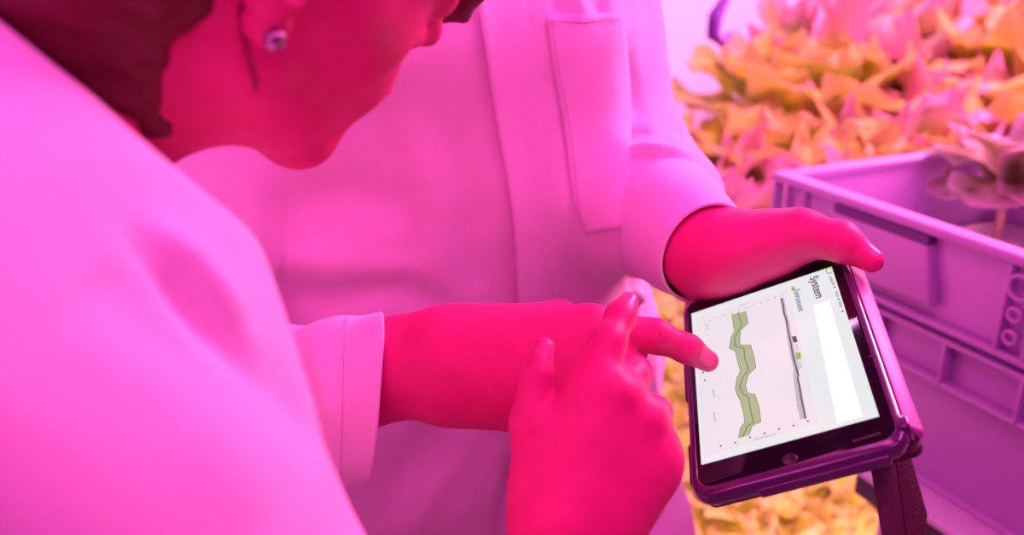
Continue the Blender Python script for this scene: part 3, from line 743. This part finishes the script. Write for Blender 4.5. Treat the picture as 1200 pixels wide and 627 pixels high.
for line in ([(644, 22), (653, 80), (665, 150), (673, 215), (679, 243), (692, 268)], [(641, 28), (685, 27), (727, 25)], [(505, 25), (530, 18), (554, 12)]):
    pth = []
    for a, b in zip(line[:-1], line[1:]):
        for t in np.linspace(0, 1, 8)[:-1]:
            h, n = hit(bvB, a[0]+(b[0]-a[0])*t, a[1]+(b[1]-a[1])*t)
            if h is not None: pth.append(h+n*.0046)
    if len(pth) > 2: st_.tube(pth, .0004, 5)
st_.build('stitching', M_seam, coatB)
patch('placket', bvB, [(553, -10), (558, 20), (572, 90), (580, 140), (592, 200), (602, 275), (606, 360), (608, 500), (606, 640)], [(628, -10), (632, 20), (636, 90), (640, 140), (645, 200), (648, 275), (650, 360), (652, 500), (652, 640)], 14, 60, lambda u, v: .0066*(1-u)**1.2-.0022*u, M_coat, coatB, .0016)
# snap at the coat's edge
h_, n_b = hit(bvB, 747, 348)
if h_ is not None:
    sn = MB(); sn.lathe(h_, n_b, [(.0085, -.004), (.0085, .002), (.007, .005), (.004, .0072), (.0008, .008)], 20); sn.build('snap', M_raft, coatB, smooth=True)
# sleeves
sv = ray(430, 460); 
def ringat(c, ax, r, flat=1.0, side=None):
    a = nrm(ax); u = cu-a*(cu@a); u = nrm(u); v = np.cross(a, u); return (np.asarray(c, float), u*r, v*r*flat)
cR = P(440, 466, .590)                                       # cuff centre; the top edge is at y=368, the lower one at about y=575
axR = nrm(np.cross(ray(448, 366), ray(431, 566))); axR = axR if axR@(wR-eR) > 0 else -axR; axR = nrm(axR+.06*fw)
rr_ = []
for t, r in ((0, .066), (.3, .062), (.55, .059), (.8, .057), (.93, .0562), (1, .0562)):
    c = lerp(eR, cR, t)
    rr_.append(ringat(c, nrm(lerp(cR-eR, axR*np.linalg.norm(cR-eR), min(1, t*1.2))), r, .70))
V, Fq = tubeloft(rr_, 56)
# refine by interpolating rings
def loft_fine(rings, m, n=64, wr=.003, seed=3, ws=40):
    ts = np.linspace(0, len(rings)-1, m); out = []
    for t in ts:
        i = min(int(t), len(rings)-2); f = t-i; f2 = f*f*(3-2*f) if False else f
        out.append(tuple(lerp(rings[i][k], rings[i+1][k], f2) for k in range(3)))
    V, Fq = tubeloft(out, n); 
    c = np.repeat(np.array([o[0] for o in out]), n, 0); d = V-c; fade = np.repeat(np.clip((m-1-np.arange(m))/(m*.25), 0, 1), n)
    V = V+d/np.linalg.norm(d, axis=1)[:, None]*(wob(V, wr, ws, seed)*fade)[:, None]; return V, Fq
V, Fq = loft_fine(rr_, 60)
V = folds(V, Fq, [([(345, 400), (352, 430), (372, 470)], .008, -.007), ([(360, 420), (378, 455), (390, 500)], .008, .005), ([(330, 372), (380, 378), (440, 374)], .012, .003)])
svR = thick(obj('right_sleeve', mesh_np('right_sleeve', V, Fq), M_coat, coatB), .0022, -1)
ct = MB()
cq = [hit(bvh_of(V, Fq), 405+(-6)*t, 372+(560-372)*t) for t in np.linspace(0, 1, 30)]
cq = [h+n*.0006 for h, n in cq if h is not None]
if len(cq) > 3: ct.tube(cq, .00022, 5); ct.build('cuff_stitching', M_seam, svR)
cL = P(828, 298, .645); axL = nrm(wL-eL)
rL = []
for t, r in ((0, .066), (.35, .058), (.7, .047), (.9, .041), (1, .0395)):
    rL.append(ringat(lerp(eL, cL, t), axL, r, .92))
V, Fq = loft_fine(rL, 50, seed=5)
thick(obj('left_sleeve', mesh_np('left_sleeve', V, Fq), M_coat, coatB), .0022, -1)
# trousers and shoes
ST = SDF()
for s in (-1, 1): ST.chain([tb(s*.085, -.25, -.01), tb(s*.09, -.62, 0), np.array([*tb(s*.095, 0, -.01)[:2], .11])], [.10, .08, .065], .03)
person_part('trousers', [ST.arrays(.008)], M_trouser, B)
def shoe(c, d, root):
    S = SDF(); s = nrm(np.cross(UP, d)); A = np.stack([s, d, UP])
    S.ell(c+d*.06+UP*.045, A, (.046, .115, .045), .02); S.ell(c-d*.03+UP*.06, A, (.040, .055, .055), .03); S.half(c+UP*.002, -UP); o = person_part('shoe', [S.arrays(.005)], M_shoe, root)
    return o
for s in (-1, 1): shoe(np.array([*tb(s*.095, 0, 0)[:2], 0]), nrm([ezB[0], ezB[1], 0]), B)

# ---------- person in the foreground (leaning in from the left) ----------
HC = np.array([-.1131204, .40928888, 1.45770603])
HA = np.array([[.51596878, -.80300457, -.29826141], [.64114034, .59292887, -.48721085], [.56808034, .06015817, .82077142]])
Fh = nrm([HA[1][0], HA[1][1], 0]); Rh = np.array([Fh[1], -Fh[0], 0])
NA = HC-.135*HA[2]-.065*HA[1]
pelv = np.array([NA[0]-.17, NA[1]-.12, .90])
A_ = thing('person', 'person with earring and tied back dark hair in foreground, leaning in and raising a finger', 'person', (pelv[0], pelv[1], 0))
sA = P(22, 400, .300); eA = P(400, 960, .345); wA = P(667, 665, .458)
SA = SDF()
hA = head_sdf(SA, HC, HA, NA)
SA.cone(NA, lerp(NA, pelv, .2), .058, .075, .04)
SAh = SDF()
nA = nrm(ray(690, 540))
SAh.cone(eA, lerp(eA, wA, .6), .040, .032, .01)
SAh.chain([lerp(eA, wA, .5), wA, P(672, 610, .457)], [.034, .0285, .030], .012, flat=nA, fs=.74)
ix = PL((692, 460, .454), (713, 400, .462), (727, 371, .474), (737, 353, .482))
md = PL((722, 462, .452), (741, 441, .472), (738, 475, .496), (712, 492, .488))
rg = PL((754, 492, .455), (768, 484, .480), (758, 520, .500), (730, 530, .492))
pk = PL((768, 534, .460), (779, 532, .482), (766, 560, .497), (742, 565, .488))
for q, r1, r0, w0 in ((ix[0], .0118, .019, P(655, 600, .455)), (md[0], .0116, .019, P(665, 600, .452)), (rg[0], .0112, .018, P(678, 605, .454)), (pk[0], .0108, .017, P(692, 608, .458))):
    SAh.cone(w0, q, r0, r1, .014)
SAh.cone(P(690, 560, .470), P(735, 515, .474), .024, .020, .02)
SAh.cone(P(712, 610, .462), P(756, 556, .464), .016, .014, .02)
SAh.cone(P(662, 492, .458), P(700, 425, .460), .012, .0082, .010)
SAh.chain(ix, [.0108, .0079, .0069, .0052], .008)
SAh.chain(md, [.0108, .0088, .0080, .007], .005); SAh.chain(rg, [.0105, .0085, .0077, .0068], .005); SAh.chain(pk, [.0098, .0076, .007, .006], .005)
tm = PL((640, 600, .458), (623, 496, .456), (629, 438, .458), (638, 407, .462))
SAh.chain(tm[:2], [.0165, .0112], .012); SAh.chain(tm[1:], [.0112, .0078, .0053], .003)
SAh.cone(P(650, 570, .460), P(650, 515, .462), .018, .012, .012)
SAb = SDF()
SAb.cone(lerp(NA, pelv, .28), pelv, .09, .12, .04); SAb.cone(NA, lerp(NA, pelv, .3), .05, .08, .03); SAb.cone(sA, NA-Rh*.09-UP*.10, .042, .042, .05); SAb.chain([sA, eA, lerp(eA, wA, .5)], [.042, .04, .034], .02)
lsh = NA-Rh*.14-UP*.085-Fh*.03; lel = lsh+np.array([-.09, -.07, -.27]); lwr = lel+np.array([-.02, .06, -.23])
wl = lwr+np.array([0, .018, -.045]); dl = nrm(-UP+.35*Fh); sl_ = nrm(Fh-dl*(Fh@dl))
SAb.chain([lsh, lel, lwr], [.045, .04, .03], .02)
SAl = SDF(); SAl.chain([lerp(lel, lwr, .7), wl], [.030, .025], .01)
for i, of in enumerate((.026, .009, -.009, -.026)):
    bs = wl+dl*.088+sl_*of; Lf = (.9, 1.0, .94, .74)[i]; SAl.cone(wl+dl*.015+sl_*of*.6, bs, .017, .0115, .014)
    SAl.chain([bs, bs+dl*.042*Lf+Rh*.005, bs+dl*.066*Lf+Rh*.016, bs+dl*.082*Lf+Rh*.030], [.0100, .0085, .0075, .0062], .003)
SAl.chain([wl+dl*.025+sl_*.018, wl+dl*.060+sl_*.044+Rh*.008, wl+dl*.086+sl_*.052+Rh*.016, wl+dl*.106+sl_*.052+Rh*.022], [.015, .0110, .0095, .0070], .006)
for s in (-1, 1): SAb.chain([pelv+Rh*s*.085, pelv+Rh*s*.09+Fh*.02-UP*.43, np.array([*(pelv+Rh*s*.095)[:2], .10])], [.085, .056, .04], .03)
bodyA = person_part('body', [SA.arrays(.002), SAh.arrays(.0014), SAl.arrays(.002), SAb.arrays(.006)], M_skin, A_)
nail_faces(bodyA, [(P(739, 352, .476), ix[3]-ix[2], -ray(739, 352)+cr*.6, .0046, .0036), (P(636, 407, .456), tm[3]-tm[2], -ray(636, 407)-cr*.4, .0048, .0036)])
# hair gathered at the back, with loose strands
SHr = SDF()
SHr.ell(hA(0, -.014, .050), HA, (.080, .096, .090), .01)
SHr.ell(hA(0, -.052, -.020), HA, (.066, .050, .070), .03); SHr.cone(hA(.03, -.055, -.05), hA(.02, -.062, -.095), .034, .022, .03); SHr.cone(hA(-.03, -.055, -.05), hA(-.02, -.062, -.095), .034, .022, .03)
SHr.ell(hA(0, .085, -.015), HA, (.095, .085, .095), .015, 's')
for s in (-1, 1): SHr.ell(hA(s*.085, .012, .0), HA, (.028, .032, .042), .012, 's')
SHr.ell(hA(0, -.115, .055), HA, (.042, .036, .040), .02)
SHr.chain([hA(.008, .086, .078), hA(-.004, .112, .060), hA(-.014, .128, .036), hA(-.018, .130, .016), hA(-.018, .125, .004)], [.014, .012, .010, .008, .003], .01)
bvH = bvh_of(*SA.arrays(.003))
for line, r in (([(70, -40), (105, 20), (140, 80), (170, 130), (192, 172)], .0125), ([(30, -20), (60, 30), (105, 90), (150, 140)], .010), ([(120, -30), (150, 30), (170, 90), (190, 150)], .010)):
    pt = [hit(bvH, *q) for q in line]; pt = [h-n*(r*.62) for h, n in pt if h is not None]
    if len(pt) > 1: SHr.chain(pt, list(np.linspace(r, r*.55, len(pt))), .008)
Vh, Fh_ = SHr.arrays(.003); Vh = Vh+vnormals(Vh, Fh_)*wob(Vh, .0012, 220, 9)[:, None]
person_part('hair', [(Vh, Fh_)], M_hair, A_)
sd = MB()
for dx in (-3, 0, 3):
    sd.tube(PL((283+dx, -20, .345), (284+dx, 30, .336), (290+dx, 62, .333), (299+dx, 92, .335), (300+dx*.5, 108, .338)), [.0006, .0007, .0007, .0006, .0003], 8)
sd.build('hair_strand', M_strand, A_, smooth=True)
er = MB(); l0 = hA(.0795, -.002, -.027)
er.lathe(l0, HA[0], [(.0005, .004), (.0036, .0032), (.0044, .001), (.0036, -.001)], 16); er.build('earring', M_metal, A_, smooth=True)
# coat
SC_ = SDF()
SC_.cone(sA, eA, .064, .062, .03)
SC_.cone(sA, NA-HA[1]*.02-UP*.055, .060, .072, .08)
SC_.cone(NA-UP*.06, pelv, .115, .150, .06)
SC_.cone(pelv, pelv-UP*.30, .175, .205, .05)
SC_.cone(NA-Rh*.12-UP*.06-Fh*.02, NA-UP*.06, .058, .075, .05)
SC_.chain([lsh, lel, lwr], [.068, .06, .05], .03)
SC_.chain([eA, lerp(eA, wA, .35)], [.060, .050], .02)
SC_.cone(NA+Fh*.00-UP*.10+Rh*.03, lerp(NA, pelv, .5)+Fh*.06, .045, .08, .09)
SC_.cone(NA, lerp(NA, HC, .6), .082, .070, .03)
nK = nrm(np.cross(ray(235, 222), ray(0, 40))); nK = nK if nK@(HC-NA) > 0 else -nK
KC = P(118, 131, .37); SC_.half(KC, nrm(nK+.06*fw), .005, .15)
SC_.cone(lerp(NA, HC, .1), HC-.02*HA[1]-.03*HA[2], .060, .062, .006, 's')
Va, Fa = SC_.arrays(.0045); Va = lap(Va, Fa, 2)
stA = [([(150, 262), (185, 300), (240, 370), (300, 450)], .0055, -.006), ([(178, 262), (215, 300), (262, 360), (318, 440)], .007, .003), ([(115, 315), (175, 380), (260, 480)], .014, -.004), ([(165, 285), (225, 300), (290, 380)], .012, .005), ([(300, 420), (360, 500), (425, 570)], .010, -.004), ([(120, 350), (230, 470), (320, 600)], .016, .004)]
bvA = bvh_of(Va, Fa)
for q, rad in (((222, 330), .085), ((190, 280), .06), ((255, 400), .07)):
    c_, _ = hit(bvA, *q)
    wgt = np.clip(1.5*(1-np.linalg.norm(Va-c_, axis=1)/rad), 0, 1)[:, None]
    Va = Va*(1-wgt)+lap(Va, Fa, 220)*wgt
Va = folds(Va, Fa, stA); Va = Va+vnormals(Va, Fa)*wob(Va, .0018, 24, 4)[:, None]
coatA = person_part('lab_coat', [(Va, Fa)], M_coat, A_)
ST = SDF()
for s in (-1, 1): ST.chain([pelv+Rh*s*.085, pelv+Rh*s*.09+Fh*.02-UP*.43, np.array([*(pelv+Rh*s*.095)[:2], .11])], [.090, .078, .062], .03)
person_part('trousers', [ST.arrays(.008)], M_trouser, A_)
for s in (-1, 1): shoe(np.array([*(pelv+Rh*s*.095)[:2], 0]), Fh, A_)

# ------------------------------------------------------------------ light and camera
def area(name, loc, to, size, power, col, sy=None):
    l = bpy.data.lights.new(name, 'AREA'); l.energy = power; l.color = col; l.size = size
    if sy: l.shape = 'RECTANGLE'; l.size_y = sy
    o = bpy.data.objects.new(name, l); COL.objects.link(o); o.location = Vector(loc)
    o.rotation_euler = (Vector(to)-Vector(loc)).to_track_quat('-Z', 'Y').to_euler(); return o
PINK = (1.0, .10, .60)
area('grow_light_aisle', (-.4, .35, 2.5), (0, .55, 1.1), 1.2, 11.5, PINK, .5)
area('fill_light_rear', (.35, -.75, 2.15), (.1, .5, 1.15), .8, 5, PINK, .35)  # fill lamp added behind the camera for the hands and case lip
area('grow_light_right', (.75, .5, 2.25), (.2, .6, 1.1), 1.2, 13, PINK, .3)
area('grow_light_left', (-.8, -.8, 1.75), (-.1, .4, 1.2), .7, 6.5, (1.0, .11, .64), .5)
area('plant_light_upper', (1.35, 1.5, 2.1), (.95, 1.7, 1.0), .9, 95, (1.0, .185, .42), .5)
area('plant_light_lower', (.65, 1.5, .98), (.65, 1.6, .5), .8, 40, (1.0, .27, .36), 1.0)
area('wall_light', (-.2, 2.4, 2.5), (.3, 3.0, 1.5), 1.2, 60, (1.0, .38, .92), .4)
w = bpy.data.worlds.new('World'); SC.world = w; w.use_nodes = True
bg = w.node_tree.nodes['Background']; bg.inputs['Color'].default_value = (1.0, .045, .40, 1); bg.inputs['Strength'].default_value = .18
cam = bpy.data.cameras.new('camera'); co = bpy.data.objects.new('camera', cam); COL.objects.link(co); SC.camera = co
cam.sensor_width = 36; cam.lens = FPX/1200*36; cam.clip_start = .02
co.matrix_world = Matrix((( *[cr[0], cu[0], -fw[0]], CAM[0]), (*[cr[1], cu[1], -fw[1]], CAM[1]), (*[cr[2], cu[2], -fw[2]], CAM[2]), (0, 0, 0, 1)))
cam.dof.use_dof = True; cam.dof.focus_distance = .56; cam.dof.aperture_fstop = 4.3
vs = SC.view_settings; vs.view_transform = 'Standard'; vs.look = 'None'; vs.exposure = 0; vs.gamma = 1; vs.use_curve_mapping = False
